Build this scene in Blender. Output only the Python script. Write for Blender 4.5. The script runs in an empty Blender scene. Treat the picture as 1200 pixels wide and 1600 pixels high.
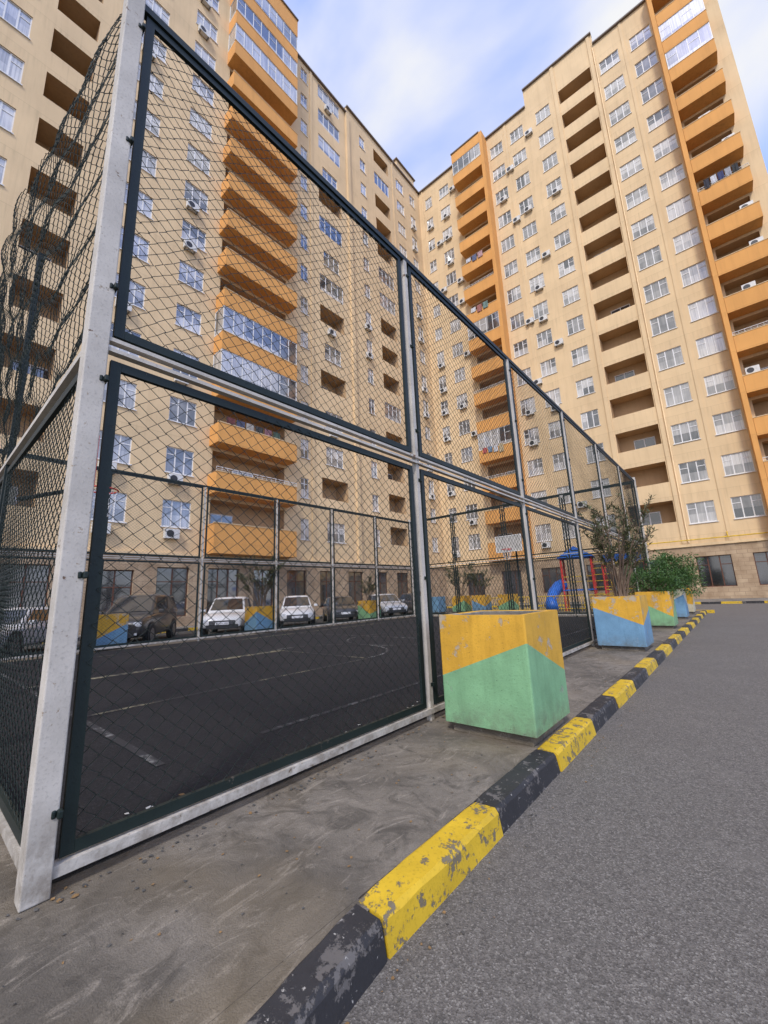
import bpy, math, random
import numpy as np
from mathutils import Vector, Matrix
random.seed(7); rng=np.random.default_rng(7)
S=bpy.context.scene
S.view_settings.view_transform='Standard'; S.view_settings.look='None'; S.view_settings.exposure=0
COL=S.collection
# ---------------------------------------------------------------- helpers
class MB:
    def __init__(s): s.v=[];s.f=[];s.m=[]
    def quad(s,a,b,c,d,m=0):
        n=len(s.v); s.v+= [a,b,c,d]; s.f.append((n,n+1,n+2,n+3)); s.m.append(m)
    def poly(s,pts,m=0):
        n=len(s.v); s.v+=list(pts); s.f.append(tuple(range(n,n+len(pts)))); s.m.append(m)
    def box(s,x0,x1,y0,y1,z0,z1,m=0):
        n=len(s.v)
        s.v+=[(x0,y0,z0),(x1,y0,z0),(x1,y1,z0),(x0,y1,z0),(x0,y0,z1),(x1,y0,z1),(x1,y1,z1),(x0,y1,z1)]
        for f in ((0,3,2,1),(4,5,6,7),(0,1,5,4),(1,2,6,5),(2,3,7,6),(3,0,4,7)):
            s.f.append(tuple(n+i for i in f)); s.m.append(m)
    def tube(s,pts,r,n=8,m=0,cap=True):
        pts=[Vector(p) for p in pts]; rs=r if isinstance(r,(list,tuple)) else [r]*len(pts)
        base=len(s.v); k=len(pts)
        for i,p in enumerate(pts):
            d=(pts[min(i+1,k-1)]-pts[max(i-1,0)]); d.normalize()
            a=d.cross(Vector((0,0,1)))
            if a.length<.05: a=d.cross(Vector((1,0,0)))
            a.normalize(); b=d.cross(a)
            for j in range(n):
                t=2*math.pi*j/n; q=p+(a*math.cos(t)+b*math.sin(t))*rs[i]; s.v.append(tuple(q))
        for i in range(k-1):
            for j in range(n):
                j2=(j+1)%n
                s.f.append((base+i*n+j,base+i*n+j2,base+(i+1)*n+j2,base+(i+1)*n+j)); s.m.append(m)
        if cap:
            s.f.append(tuple(base+j for j in range(n))); s.m.append(m)
            s.f.append(tuple(base+(k-1)*n+j for j in range(n))); s.m.append(m)
    def mesh(s,name,mats,smooth=False):
        me=bpy.data.meshes.new(name); me.from_pydata([tuple(v) for v in s.v],[],s.f)
        for m in mats: me.materials.append(m)
        me.polygons.foreach_set('material_index',s.m)
        if smooth: me.polygons.foreach_set('use_smooth',[True]*len(s.f))
        me.update(); return me
def obj(name,me,parent=None,loc=(0,0,0),rot=(0,0,0),**kw):
    o=bpy.data.objects.new(name,me); COL.objects.link(o); o.location=loc; o.rotation_euler=rot
    if parent is not None: o.parent=parent
    for k,v in kw.items(): o[k]=v
    return o
def empty(name,loc=(0,0,0),rotz=0,**kw):
    o=bpy.data.objects.new(name,None); COL.objects.link(o); o.location=loc; o.rotation_euler=(0,0,rotz)
    o.empty_display_size=.3
    for k,v in kw.items(): o[k]=v
    return o
def bevel(o,w=.01,seg=2):
    m=o.modifiers.new('b','BEVEL'); m.width=w; m.segments=seg; m.limit_method='ANGLE'; m.angle_limit=.6
# ---------------------------------------------------------------- materials
class NT:
    def __init__(s,name):
        s.mat=bpy.data.materials.new(name); s.mat.use_nodes=True; s.t=s.mat.node_tree
        s.b=s.t.nodes['Principled BSDF']; s.co=s.n('ShaderNodeTexCoord'); s.geo=s.n('ShaderNodeNewGeometry')
    def n(s,t,**kw):
        x=s.t.nodes.new(t)
        for k,v in kw.items(): setattr(x,k,v)
        return x
    def l(s,a,b): s.t.links.new(a,b)
    def mapped(s,scale,world=True):
        m=s.n('ShaderNodeMapping'); m.inputs['Scale'].default_value=scale
        s.l(s.geo.outputs['Position'] if world else s.co.outputs['Object'],m.inputs['Vector']); return m.outputs[0]
    def noise(s,scale,vec=None,detail=4,rough=.55,dist=0):
        x=s.n('ShaderNodeTexNoise'); x.inputs['Scale'].default_value=scale; x.inputs['Detail'].default_value=detail
        x.inputs['Roughness'].default_value=rough; x.inputs['Distortion'].default_value=dist
        s.l(vec if vec is not None else s.geo.outputs['Position'],x.inputs['Vector']); return x.outputs['Fac']
    def vor(s,scale,feature='F1',out='Distance',vec=None):
        x=s.n('ShaderNodeTexVoronoi',feature=feature); x.inputs['Scale'].default_value=scale
        s.l(vec if vec is not None else s.geo.outputs['Position'],x.inputs['Vector']); return x.outputs[out]
    def ramp(s,fac,a,b,c0=0.,c1=1.):
        x=s.n('ShaderNodeMapRange'); x.inputs['From Min'].default_value=a; x.inputs['From Max'].default_value=b
        x.inputs['To Min'].default_value=c0; x.inputs['To Max'].default_value=c1; s.l(fac,x.inputs['Value']); return x.outputs[0]
    def mix(s,fac,a,b,mode='MIX'):
        x=s.n('ShaderNodeMix',data_type='RGBA',blend_type=mode)
        for i,v in ((0,fac),(6,a),(7,b)):
            if hasattr(v,'is_linked'): s.l(v,x.inputs[i])
            elif i==0: x.inputs[0].default_value=v
            else: x.inputs[i].default_value=(*v,1)
        return x.outputs[2]
    def math(s,op,a,b=0.):
        x=s.n('ShaderNodeMath',operation=op)
        for i,v in ((0,a),(1,b)):
            if hasattr(v,'is_linked'): s.l(v,x.inputs[i])
            else: x.inputs[i].default_value=v
        return x.outputs[0]
    def done(s,col,rough=.8,bump=None,bs=.3,bd=.01,metal=0,spec=.5):
        if hasattr(col,'is_linked'): s.l(col,s.b.inputs['Base Color'])
        else: s.b.inputs['Base Color'].default_value=(*col,1)
        if hasattr(rough,'is_linked'): s.l(rough,s.b.inputs['Roughness'])
        else: s.b.inputs['Roughness'].default_value=rough
        s.b.inputs['Metallic'].default_value=metal; s.b.inputs['Specular IOR Level'].default_value=spec
        if bump is not None:
            x=s.n('ShaderNodeBump'); x.inputs['Strength'].default_value=bs; x.inputs['Distance'].default_value=bd
            s.l(bump,x.inputs['Height']); s.l(x.outputs[0],s.b.inputs['Normal'])
        return s.mat
def sc(c,k): return tuple(x*k for x in c)
def m_simple(name,c,rough=.6,metal=0,var=.25,scale=6,spec=.5):
    t=NT(name); n=t.noise(scale,detail=5); return t.done(t.mix(t.ramp(n,.3,.7),sc(c,1-var),sc(c,1+var)),rough,n,.15,.004,metal,spec)
def m_wall(name,c,streak=.35):
    t=NT(name)
    a=t.noise(.35,detail=5); s=t.noise(1,t.mapped((1.6,1.6,.10)),detail=6,rough=.65)
    s2=t.noise(1,t.mapped((7,7,.35)),detail=3)
    col=t.mix(t.ramp(a,.3,.72),sc(c,.88),sc(c,1.06))
    col=t.mix(t.math('MULTIPLY',t.ramp(s,.50,.78),streak),col,(c[0]*.62,c[1]*.58,c[2]*.55))
    col=t.mix(t.math('MULTIPLY',t.ramp(s2,.56,.8),streak*.7),col,sc(c,.6))
    sep=t.n('ShaderNodeSeparateXYZ'); t.l(t.geo.outputs['Position'],sep.inputs[0])
    fr=t.math('FRACT',t.math('DIVIDE',t.math('SUBTRACT',sep.outputs[2],4.93),3.3))
    line=t.math('LESS_THAN',fr,.010)
    dirt=t.math('MULTIPLY',t.ramp(fr,.72,1.0),t.ramp(s2,.42,.7))
    col=t.mix(t.math('MULTIPLY',dirt,streak*.7),col,sc(c,.55))
    col=t.mix(t.math('MULTIPLY',line,.35),col,sc(c,.55))
    f=t.noise(30,detail=4)
    return t.done(col,.9,f,.35,.01)
CREAM=(.71,.525,.300); ORANGE=(.68,.335,.095)
M_cream=m_wall('stucco_cream',CREAM,.40); M_orange=m_wall('stucco_orange',ORANGE,.4)
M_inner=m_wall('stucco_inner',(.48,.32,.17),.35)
def m_stone():
    t=NT('sandstone_blocks')
    mp=t.n('ShaderNodeMapping'); t.l(t.co.outputs['Object'],mp.inputs['Vector']); mp.inputs['Rotation'].default_value=(math.radians(90),0,0)
    b=t.n('ShaderNodeTexBrick'); t.l(mp.outputs[0],b.inputs['Vector'])
    b.inputs['Color1'].default_value=(.40,.29,.18,1); b.inputs['Color2'].default_value=(.48,.36,.23,1); b.inputs['Mortar'].default_value=(.2,.14,.09,1)
    b.inputs['Scale'].default_value=1; b.inputs['Brick Width'].default_value=.6; b.inputs['Row Height'].default_value=.3; b.inputs['Mortar Size'].default_value=.01
    n=t.noise(1.3,detail=6); col=t.mix(t.ramp(n,.35,.75),b.outputs['Color'],(.25,.17,.10))
    return t.done(col,.9,b.outputs['Fac'],-.3,.01)
M_stone=m_stone()
def m_asphalt(name,base,speck,big=.12,scale=1.):
    t=NT(name)
    v=t.vor(150*scale,out='Color'); sx=t.n('ShaderNodeSeparateXYZ'); t.l(v,sx.inputs[0])
    r=sx.outputs[0]; fine=t.noise(260*scale,detail=3)
    col=t.mix(t.ramp(r,0,1),sc(base,.52),sc(base,1.38))
    col=t.mix(t.math('GREATER_THAN',r,.90),col,speck)
    v2=t.vor(60*scale,out='Color'); s2=t.n('ShaderNodeSeparateXYZ'); t.l(v2,s2.inputs[0])
    col=t.mix(t.math('MULTIPLY',t.math('GREATER_THAN',s2.outputs[1],.95),.45),col,sc(speck,.9))
    col=t.mix(t.math('MULTIPLY',t.math('LESS_THAN',s2.outputs[1],.08),.5),col,sc(base,.38))
    col=t.mix(t.ramp(fine,.35,.65,0,.45),col,sc(base,.55))
    b=t.noise(.55,detail=7,rough=.6); col=t.mix(t.ramp(b,.3,.7,0,big*3),col,sc(base,.65))
    b2=t.noise(2.3,detail=6,rough=.7); col=t.mix(t.ramp(b2,.55,.75,0,.35),col,sc(base,1.35))
    return t.done(col,.9,t.math('ADD',t.vor(150*scale),fine),.55,.005,spec=.25)
M_road=m_asphalt('asphalt_road',(.158,.144,.125),(.29,.27,.235))
M_court=m_asphalt('asphalt_court',(.021,.0205,.022),(.048,.047,.048),big=.16,scale=.8)
M_park=m_asphalt('asphalt_parking',(.072,.068,.063),(.14,.135,.12),scale=.6)
def m_conc(name,base,dark,con=1.):
    t=NT(name)
    a=t.noise(.9,detail=9,rough=.66,dist=.9); b=t.noise(3.6,detail=8,rough=.68,dist=1.3); st=t.noise(1,t.mapped((7,2.4,7)),detail=9,rough=.74,dist=2.4)
    col=t.mix(t.ramp(a,.40,.60),base,dark)
    col=t.mix(t.ramp(b,.52,.64,0,.65*con),col,sc(dark,.55))
    col=t.mix(t.ramp(st,.54,.66,0,.65*con),col,sc(base,1.45))
    c3=t.noise(13,detail=7,rough=.7,dist=.6); col=t.mix(t.ramp(c3,.52,.66,0,.4*con),col,sc(dark,.7))
    g=t.noise(150,detail=4); col=t.mix(t.ramp(g,.4,.7,0,.45),col,sc(dark,.65))
    y=t.noise(.7,detail=3); col=t.mix(t.ramp(y,.5,.7,0,.35),col,(base[0]*1.15,base[1]*1.0,base[2]*.7))
    bp=t.math('ADD',t.math('MULTIPLY',st,.6),t.math('ADD',b,t.math('MULTIPLY',g,.3)))
    return t.done(col,.86,bp,.7,.022,spec=.3)
M_pave=m_conc('weathered_concrete',(.235,.205,.162),(.112,.098,.078))
M_conc=m_conc('grey_concrete',(.27,.25,.22),(.13,.12,.10))
def m_paint(name,c,under=(.22,.21,.19),thr=.60,sc1=9,extra=None,rough=.6,pits=0,base_dirt=0):
    t=NT(name); n=t.noise(sc1,detail=8,rough=.72); big=t.noise(1.6,detail=3)
    m=t.ramp(t.math('ADD',n,t.math('MULTIPLY',big,.35)),thr+.17,thr+.20)
    v=t.noise(3,detail=6); col=t.mix(t.ramp(v,.3,.7),sc(c,.78),sc(c,1.08))
    g=t.noise(70,detail=3); col=t.mix(t.ramp(g,.55,.7,0,.4),col,sc(c,.5))
    col=t.mix(m,col,under)
    if extra is not None:
        e=t.noise(28,detail=5,rough=.7); col=t.mix(t.ramp(e,.64,.67),col,extra)
    h=t.math('ADD',t.math('MULTIPLY',m,-1.),t.math('MULTIPLY',g,.4))
    if pits or base_dirt:
        l=t.noise(8,detail=6,rough=.7); sz=t.n('ShaderNodeSeparateXYZ'); t.l(t.geo.outputs['Position'],sz.inputs[0])
    if pits:
        pv=t.vor(24,out='Distance'); pc=t.vor(24,out='Color'); sp=t.n('ShaderNodeSeparateXYZ'); t.l(pc,sp.inputs[0])
        pm=t.math('MULTIPLY',t.ramp(pv,.05,.12,1,0),t.math('GREATER_THAN',sp.outputs[0],.62))
        col=t.mix(t.math('MULTIPLY',pm,.75),col,sc(c,.22)); h=t.math('SUBTRACT',h,t.math('MULTIPLY',pm,2.))
        h=t.math('ADD',h,t.math('MULTIPLY',l,1.5))
        st=t.noise(1,t.mapped((14,14,1.2)),detail=5); col=t.mix(t.ramp(st,.48,.72,0,.4),col,sc(c,.55))
        dz=t.math('MULTIPLY',t.ramp(sz.outputs[2],.18,.45,1,0),t.ramp(l,.35,.6)); col=t.mix(t.math('MULTIPLY',dz,.7),col,(.12,.11,.08))
    if base_dirt:
        dz=t.math('MULTIPLY',t.ramp(sz.outputs[2],.13,.6,1,.12),t.ramp(l,.40,.62)); col=t.mix(t.math('MULTIPLY',dz,.75),col,(.15,.12,.085))
    return t.done(col,rough,h,.55,.006,spec=.3)
M_ky=m_paint('kerb_yellow_paint',(.62,.405,.025),under=(.17,.14,.09),thr=.56,sc1=13)
M_kb=m_paint('kerb_black_paint',(.034,.033,.034),under=(.12,.11,.10),thr=.56,extra=(.36,.34,.30))
M_py=m_paint('planter_yellow_paint',(.66,.365,.04),under=(.42,.35,.25),thr=.575,sc1=5,pits=1)
M_pg=m_paint('planter_green_paint',(.215,.42,.215),under=(.3,.32,.25),thr=.64,sc1=5,pits=1)
M_pb=m_paint('planter_blue_paint',(.155,.30,.43),under=(.3,.31,.31),thr=.64,sc1=5,pits=1)
M_pw=m_paint('planter_cream_paint',(.60,.55,.39),thr=.66,sc1=5,pits=1)
M_post=m_paint('post_offwhite_paint',(.53,.49,.42),under=(.15,.085,.045),thr=.67,sc1=16,extra=(.32,.26,.19),base_dirt=1)
M_green=m_paint('frame_dark_green_paint',(.012,.021,.018),under=(.09,.08,.065),thr=.68,sc1=14,rough=.5)
M_wire=m_simple('chain_link_wire',(.017,.027,.023),.5,.0,.35,20,.4)
M_soil=m_simple('dry_soil',(.09,.055,.035),.95,0,.5,20)
M_brown=m_simple('brown_frame',(.10,.035,.015),.5)
M_white=m_simple('white_plastic_frame',(.70,.69,.66),.45,0,.08)
M_acw=m_simple('air_conditioner_casing',(.60,.59,.55),.5,0,.12)
M_dark=m_simple('dark_grille',(.02,.02,.022),.5)
M_roof=m_simple('roof_coping',(.16,.13,.11),.8)
M_red=m_simple('red_paint',(.50,.03,.02),.45); M_blue=m_simple('blue_paint',(.02,.13,.50),.4); M_yel=m_simple('yellow_paint',(.65,.42,.03),.5)
def m_glass(name,lo,hi,a,b,curt=True):
    t=NT(name); v=t.n('ShaderNodeTexWhiteNoise')
    sn=t.n('ShaderNodeVectorMath',operation='SNAP'); t.l(t.geo.outputs['Position'],sn.inputs[0]); sn.inputs[1].default_value=(2.7,2.7,3.3)
    t.l(sn.outputs[0],v.inputs['Vector']); rnd=v.outputs['Value']
    n=t.noise(.9,t.mapped((1,1,.5)),detail=3)
    f=t.math('ADD',t.math('MULTIPLY',rnd,.75),t.math('MULTIPLY',n,.7))
    m=t.ramp(f,a,b)
    w=t.noise(1,t.mapped((14,14,.4)),detail=2)
    col=t.mix(m,lo,hi)
    if curt: col=t.mix(t.math('MULTIPLY',t.ramp(w,.45,.7),.5),col,sc(lo,1.4))
    t.done(col,.06,None,spec=.9); t.b.inputs['Coat Weight'].default_value=.8; t.b.inputs['Coat Roughness'].default_value=.03; t.b.inputs['IOR'].default_value=1.7
    return t.mat
M_glass=m_glass('window_glass_curtain',(.045,.05,.055),(.60,.58,.54),.38,1.02)
M_gdark=m_glass('dark_shop_glass',(.02,.02,.022),(.10,.10,.11),.5,1.2,False)
M_carglass=m_glass('car_glass',(.01,.012,.014),(.03,.035,.04),.4,1.,False)
# ---------------------------------------------------------------- camera
cam=bpy.data.cameras.new('camera'); co=bpy.data.objects.new('camera',cam); COL.objects.link(co); S.camera=co
cam.sensor_fit='VERTICAL'; cam.sensor_height=36; cam.lens=36*632.29/1600; cam.clip_start=.05; cam.clip_end=2000
R=Matrix([[0.7566,0.16328,0.63316],[0.65254,-0.12659,-0.74711],[-0.04184,0.97842,-0.20232]])
q=R.to_quaternion(); co.matrix_world=Matrix.Translation((0,0,1.38))@q.to_matrix().to_4x4()
# ---------------------------------------------------------------- light
sd=Vector((.30,-.62,.72)).normalized()
sun=bpy.data.lights.new('sun','SUN'); sun.energy=2.45; sun.angle=math.radians(9); sun.color=(1,.94,.84)
so=bpy.data.objects.new('sun',sun); COL.objects.link(so); so.rotation_euler=sd.to_track_quat('Z','Y').to_euler(); so.location=(5,-10,30)
W=bpy.data.worlds.new('World'); S.world=W; W.use_nodes=True; wt=W.node_tree; bg=wt.nodes['Background']
sky=wt.nodes.new('ShaderNodeTexSky'); sky.sky_type='NISHITA'; sky.sun_disc=False; sky.sun_elevation=math.asin(sd.z); sky.sun_rotation=math.atan2(sd.x,sd.y)
sky.air_density=1.0; sky.dust_density=1.0
tc=wt.nodes.new('ShaderNodeTexCoord'); mp=wt.nodes.new('ShaderNodeMapping'); mp.inputs['Scale'].default_value=(1.0,1.5,.8); mp.inputs['Location'].default_value=(.3,.1,.25)
wt.links.new(tc.outputs['Generated'],mp.inputs['Vector'])
cn=wt.nodes.new('ShaderNodeTexNoise'); cn.inputs['Scale'].default_value=2.0; cn.inputs['Detail'].default_value=6; cn.inputs['Roughness'].default_value=.45; cn.inputs['Distortion'].default_value=.25
wt.links.new(mp.outputs[0],cn.inputs['Vector'])
mr=wt.nodes.new('ShaderNodeMapRange'); mr.inputs['From Min'].default_value=.37; mr.inputs['From Max'].default_value=.58; wt.links.new(cn.outputs['Fac'],mr.inputs['Value'])
tint=wt.nodes.new('ShaderNodeMix'); tint.data_type='RGBA'; tint.blend_type='MULTIPLY'; tint.inputs[0].default_value=1; tint.inputs[7].default_value=(2.7,2.85,3.9,1)
wt.links.new(sky.outputs[0],tint.inputs[6])
mx=wt.nodes.new('ShaderNodeMix'); mx.data_type='RGBA'; wt.links.new(mr.outputs[0],mx.inputs[0]); wt.links.new(tint.outputs[2],mx.inputs[6]); mx.inputs[7].default_value=(7.1,7.15,7.3,1)
wt.links.new(mx.outputs[2],bg.inputs['Color']); bg.inputs['Strength'].default_value=.13
# ---------------------------------------------------------------- ground
def sheet(name,x0,x1,y0,y1,z,m):
    b=MB(); b.quad((x0,y0,z),(x1,y0,z),(x1,y1,z),(x0,y1,z)); return obj(name,b.mesh(name,[m]),kind='structure')
sheet('ground',-400,400,-400,400,-.012,M_park)
sheet('road',-1.28,30,-60,33.3,0,M_road)
sheet('parking_area',-22.5,-15.2,-20,33.3,-.004,M_park)
sheet('road_behind_court',-15.2,-1.28,23.9,33.3,-.004,M_road)
b=MB(); b.box(-15.0,-1.44,-8,23.7,-.02,.128); o=obj('pavement',b.mesh('pavement',[M_pave]),kind='structure')
b=MB(); b.box(-24.6,-22.5,-20,33.4,-.02,.128); b.box(-24.6,30,33.45,39.3,-.02,.128); obj('building_pavement',b.mesh('bp',[M_conc]),kind='structure')
X0=-2.58; Y0=.536; SP=3.1028; XB=-14.28; YE=Y0+6*SP; SX=(X0-XB)/4
sheet('sports_court',XB+.03,X0-.07,Y0+.03,YE-.03,.134,M_court)
b=MB(); yy=1.40-1.03*9; i=0
while yy<23.6:
    dx=random.uniform(-.006,.006); dz=random.uniform(-.004,.006)
    x0,x1=-1.44+dx,-1.275+dx; z1=.135+dz; g=.006; a=yy+g; c=yy+1.03-g; m=i%2; k=.022
    n=9; sec=[]
    for j in range(n+1):
        t=a+(c-a)*j/n; w=lambda s:random.uniform(-s,s); sh=max(0,1.42-t)*.10; x0_=x0+sh*1.5; x1_=x1+sh
        e=.006 if j in (0,n) else 0
        sec.append([(x0_,t,-.03),(x0_,t,z1-.006-e+w(.003)),(x0_+.012,t,z1-e+w(.003)),(x1_-k-e+w(.006),t,z1-e+w(.003)),(x1_-.004-e+w(.004),t,z1-k-e+w(.006)),(x1_+.016,t,-.03)])
    for j in range(n):
        for q_ in range(5): b.quad(sec[j][q_],sec[j][q_+1],sec[j+1][q_+1],sec[j+1][q_],m)
    b.poly(sec[0],m); b.poly(sec[-1],m)
    yy+=1.03; i+=1
me=b.mesh('kerb',[M_kb,M_ky]); obj('kerb',me,kind='structure')
b=MB(); b.quad((-1.46,-8,.126),(-1.0,-8,.126),(-1.36,1.42,.126),(-1.46,1.42,.126)); 
obj('pavement_edge',b.mesh('pavement_edge',[M_pave]),kind='structure')
b=MB(); xx=-24; i=0
while xx<20:
    b.box(xx+.005,xx+1.0,33.3,33.45,-.03,.14,i%2); xx+=1.0; i+=1
yy=-15; i=0
while yy<33.2:
    b.box(-22.5,-22.38,yy+.005,yy+1.0,-.03,.14,i%2); yy+=1; i+=1
xx=-15
i=0
while xx<-1.6:
    b.box(xx+.005,xx+1.0,23.7,23.84,-.03,.14,i%2); xx+=1; i+=1
obj('far_kerb',b.mesh('far_kerb',[M_kb,M_ky]),kind='structure')
def m_worn(name,c,thr):
    t=NT(name); n=t.noise(7,detail=8,rough=.75); g=t.noise(120,detail=2); bg_=t.noise(.9,detail=4)
    s=t.math('ADD',t.math('ADD',n,t.math('MULTIPLY',g,.2)),t.math('MULTIPLY',bg_,.7))
    col=t.mix(t.ramp(s,thr,thr+.16),(.021,.0205,.022),c)
    return t.done(col,.85,g,.3,.004)
M_lw=m_worn('worn_white_line',(.24,.24,.225),.97); M_ly=m_worn('worn_yellow_line',(.28,.25,.15),.94); M_le=m_worn('peeling_edge_paint',(.45,.45,.41),1.0)
b=MB(); z=.139
def strip(x0,y0,x1,y1,w,m):
    d=Vector((x1-x0,y1-y0,0)); n=Vector((-d.y,d.x,0)).normalized()*w/2
    p=[Vector((x0,y0,z))-n,Vector((x1,y1,z))-n,Vector((x1,y1,z))+n,Vector((x0,y0,z))+n]; b.quad(*[tuple(v) for v in p],m)
strip(-3.7,2.4,-3.72,18.2,.07,0); strip(-12.9,1.4,-12.9,18.4,.09,1); strip(-6.05,1.5,-6.0,6.3,.08,1); strip(-9.1,1.5,-9.0,6.3,.20,1)
strip(-3.7,1.5,-12.86,1.5,.07,0); strip(-3.75,9.84,-12.85,9.84,.07,0); strip(-3.75,18.25,-12.85,18.25,.07,0); strip(-6.1,13.4,-9.3,13.4,.07,0)
strip(-6.1,13.45,-6.1,18.2,.07,0); strip(-9.3,13.45,-9.3,18.2,.07,0); strip(X0-.17,.7,X0-.17,18.9,.16,2)
z=.142; strip(-6.1,6.35,-9.1,6.35,.07,1)
for cy,r,a0,a1 in ((9.84,1.8,0,360),(6.4,1.6,0,180),(13.4,1.6,180,360)):
    n=40
    for j in range(n):
        t0=math.radians(a0+(a1-a0)*j/n); t1=math.radians(a0+(a1-a0)*(j+1)/n)
        P=lambda r_,t:(-7.6+r_*math.cos(t),cy+r_*math.sin(t),.146)
        b.quad(P(r-.028,t0),P(r+.028,t0),P(r+.028,t1),P(r-.028,t1),0)
obj('court_markings',b.mesh('court_markings',[M_lw,M_ly,M_le]),kind='structure')
# ---------------------------------------------------------------- cage fence
def chain(Wd,H,seed=0,disp=None,r=.0033,dw=.053,dh=.045):
    r_=np.random.default_rng(seed)
    nx=int(Wd/dw); nz=int(H/dh); V=[];F=[]
    ph=r_.uniform(0,6.28,6)
    zs=np.arange(nz+1)*H/nz
    base=0
    ang=np.array([0,2.094,4.189])
    cx=np.cos(ang)*r; cy=np.sin(ang)*r
    for i in range(nx):
        x=(i+.5)*Wd/nx+np.where((np.arange(nz+1)+i)%2==0,-.5,.5)*Wd/nx*1.04
        zz=zs.copy()
        x=x+.012*np.sin(zz*3.1+ph[0]+i*.05)+.008*np.sin(zz*7.3+ph[1]+i*.21)+r_.normal(0,.003,nz+1)
        zz=zz+.014*np.sin(x*2.7+ph[2])*np.sin(zz*2+ph[3])+r_.normal(0,.003,nz+1)
        y=.018*np.sin(x*2.1+ph[4])*np.sin(zz*1.9+ph[5])+np.where((np.arange(nz+1)+i)%2==0,-.002,.002)
        x=np.clip(x,0,Wd); zz=np.clip(zz,0,H)
        if disp: x,y,zz=disp(x,y,zz)
        P=np.stack([x[:,None]+cx,y[:,None]+cy,np.repeat(zz[:,None],3,1)],-1).reshape(-1,3)
        V.append(P)
        k=np.arange(nz)[:,None]*3+base; j=np.arange(3)[None,:]; j2=(j+1)%3
        F.append(np.stack([k+j,k+j2,k+3+j2,k+3+j],-1).reshape(-1,4)); base+=3*(nz+1)
    V=np.concatenate(V); F=np.concatenate(F)
    me=bpy.data.meshes.new('chain_link'); me.vertices.add(len(V)); me.vertices.foreach_set('co',V.ravel())
    me.loops.add(F.size); me.loops.foreach_set('vertex_index',F.ravel()); me.polygons.add(len(F))
    me.polygons.foreach_set('loop_start',np.arange(len(F))*4); me.update(calc_edges=True); me.materials.append(M_wire); return me
PW=SP-.16; ZL0,ZL1=.26,2.80; ZU0,ZU1=2.96,5.56
ch_lo=[chain(PW-.06,ZL1-ZL0-.06,s) for s in (1,2,3)]; ch_hi=[chain(PW-.06,ZU1-ZU0-.06,s) for s in (4,5,6)]
def frame_mesh(w,h,t=.055,d=.03):
    b=MB(); b.box(0,t,-d/2,d/2,0,h); b.box(w-t,w,-d/2,d/2,0,h); b.box(t+.001,w-t-.001,-d/2,d/2,0,t); b.box(t+.001,w-t-.001,-d/2,d/2,h-t,h)
    return b.mesh('panel_frame',[M_green])
fr_lo=frame_mesh(PW,ZL1-ZL0); fr_hi=frame_mesh(PW,ZU1-ZU0)
cage=empty('sports_court_cage',((X0+XB)/2,(Y0+YE)/2,.13),label='tall chain-link cage with off-white posts around an asphalt sports court',category='fence')
cl=Vector(cage.location)
def cpart(name,me,loc,rotz=0,scale=(1,1,1),**kw):
    o=obj(name,me,cage,Vector(loc)-cl,(0,0,rotz),**kw); o.scale=scale; return o
def panel(x,y,rotz,k,upper,sx=1.):
    z=ZU0 if upper else ZL0
    p=cpart('mesh_panel',(ch_hi if upper else ch_lo)[k%3],(x,y,z+.03),rotz,(sx,1,1))
    obj('frame',fr_hi if upper else fr_lo,p,(-.03,0,-.03))
    return p
for side,x in ((0,X0),(1,XB)):
    for k in range(6):
        for up in (0,1): panel(x,Y0+k*SP+.11,math.pi/2,k+side+up*2,up)
sxe=(SX-.16)/PW
for side,y in ((0,Y0),(1,YE)):
    for k in range(4):
        for up in (0,1):
            if side==0 and up and k<2: continue
            panel(X0-k*SX-.11,y,math.pi,k+side,up,sxe)
HS=ZU1-ZU0+.08; WS=2*SX-.12
def slack(x,y,z):
    s=np.sin(np.pi*np.clip(x/WS,0,1))**.8; h=z/HS
    y2=y+.27*s*h**.8+.022*s*np.sin(x*9+z*2)+.03*np.sin(z*15+x*2.5+np.sin(x*3))*np.clip(x*3,0,1)*(1-.4*s)
    return x,y2,z-.10*s*h+.025*np.sin(x*7+z*4)*h
me=chain(WS,HS,9,slack,.0034,.040,.034); cpart('loose_net',me,(X0-.06,Y0,ZU0),math.pi,label='slack chain-link net bulging outward from the cage end')
def post_mesh(w,h,mt,clamps=True):
    b=MB(); a=w/2; b.box(-a,a,-a,a,0,h)
    if clamps:
        for z in (.32,1.4,2.5,3.1,4.2,5.2): b.box(-a+.02,a+.03,a-.012,a+.010,z,z+.035,1); b.box(a-.012,a+.008,a-.03,a-.0125,z,z+.035,1)
    return b.mesh('post',[mt,M_green])
pm_big=post_mesh(.108,5.62,M_post); pm=post_mesh(.055,5.50,M_post); pmg=post_mesh(.055,5.3,M_green)
for x,y in [(X0,Y0),(X0,YE),(XB,Y0),(XB,YE)]:
    o=cpart('corner_post',pm_big,(x,y,.13)); bevel(o,.006)
for k in range(1,6):
    for x in (X0,XB): cpart('post',pm,(x,Y0+k*SP,.13))
for k in range(1,4):
    for y in (Y0,YE): cpart('post',pmg,(X0-k*SX,y,.13))
def rail(name,p0,p1,w,h,m):
    x0,y0,z0=p0;x1,y1,z1=p1; b=MB()
    if abs(x1-x0)<1e-6: b.box(x0-w/2,x0+w/2,y0,y1,z0-h/2,z0+h/2)
    else: b.box(x1,x0,y0-w/2,y0+w/2,z0-h/2,z0+h/2)
    for v in range(len(b.v)): b.v[v]=tuple(Vector(b.v[v])-cl)
    return obj(name,b.mesh(name,[m]),cage)
g=.056
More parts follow.
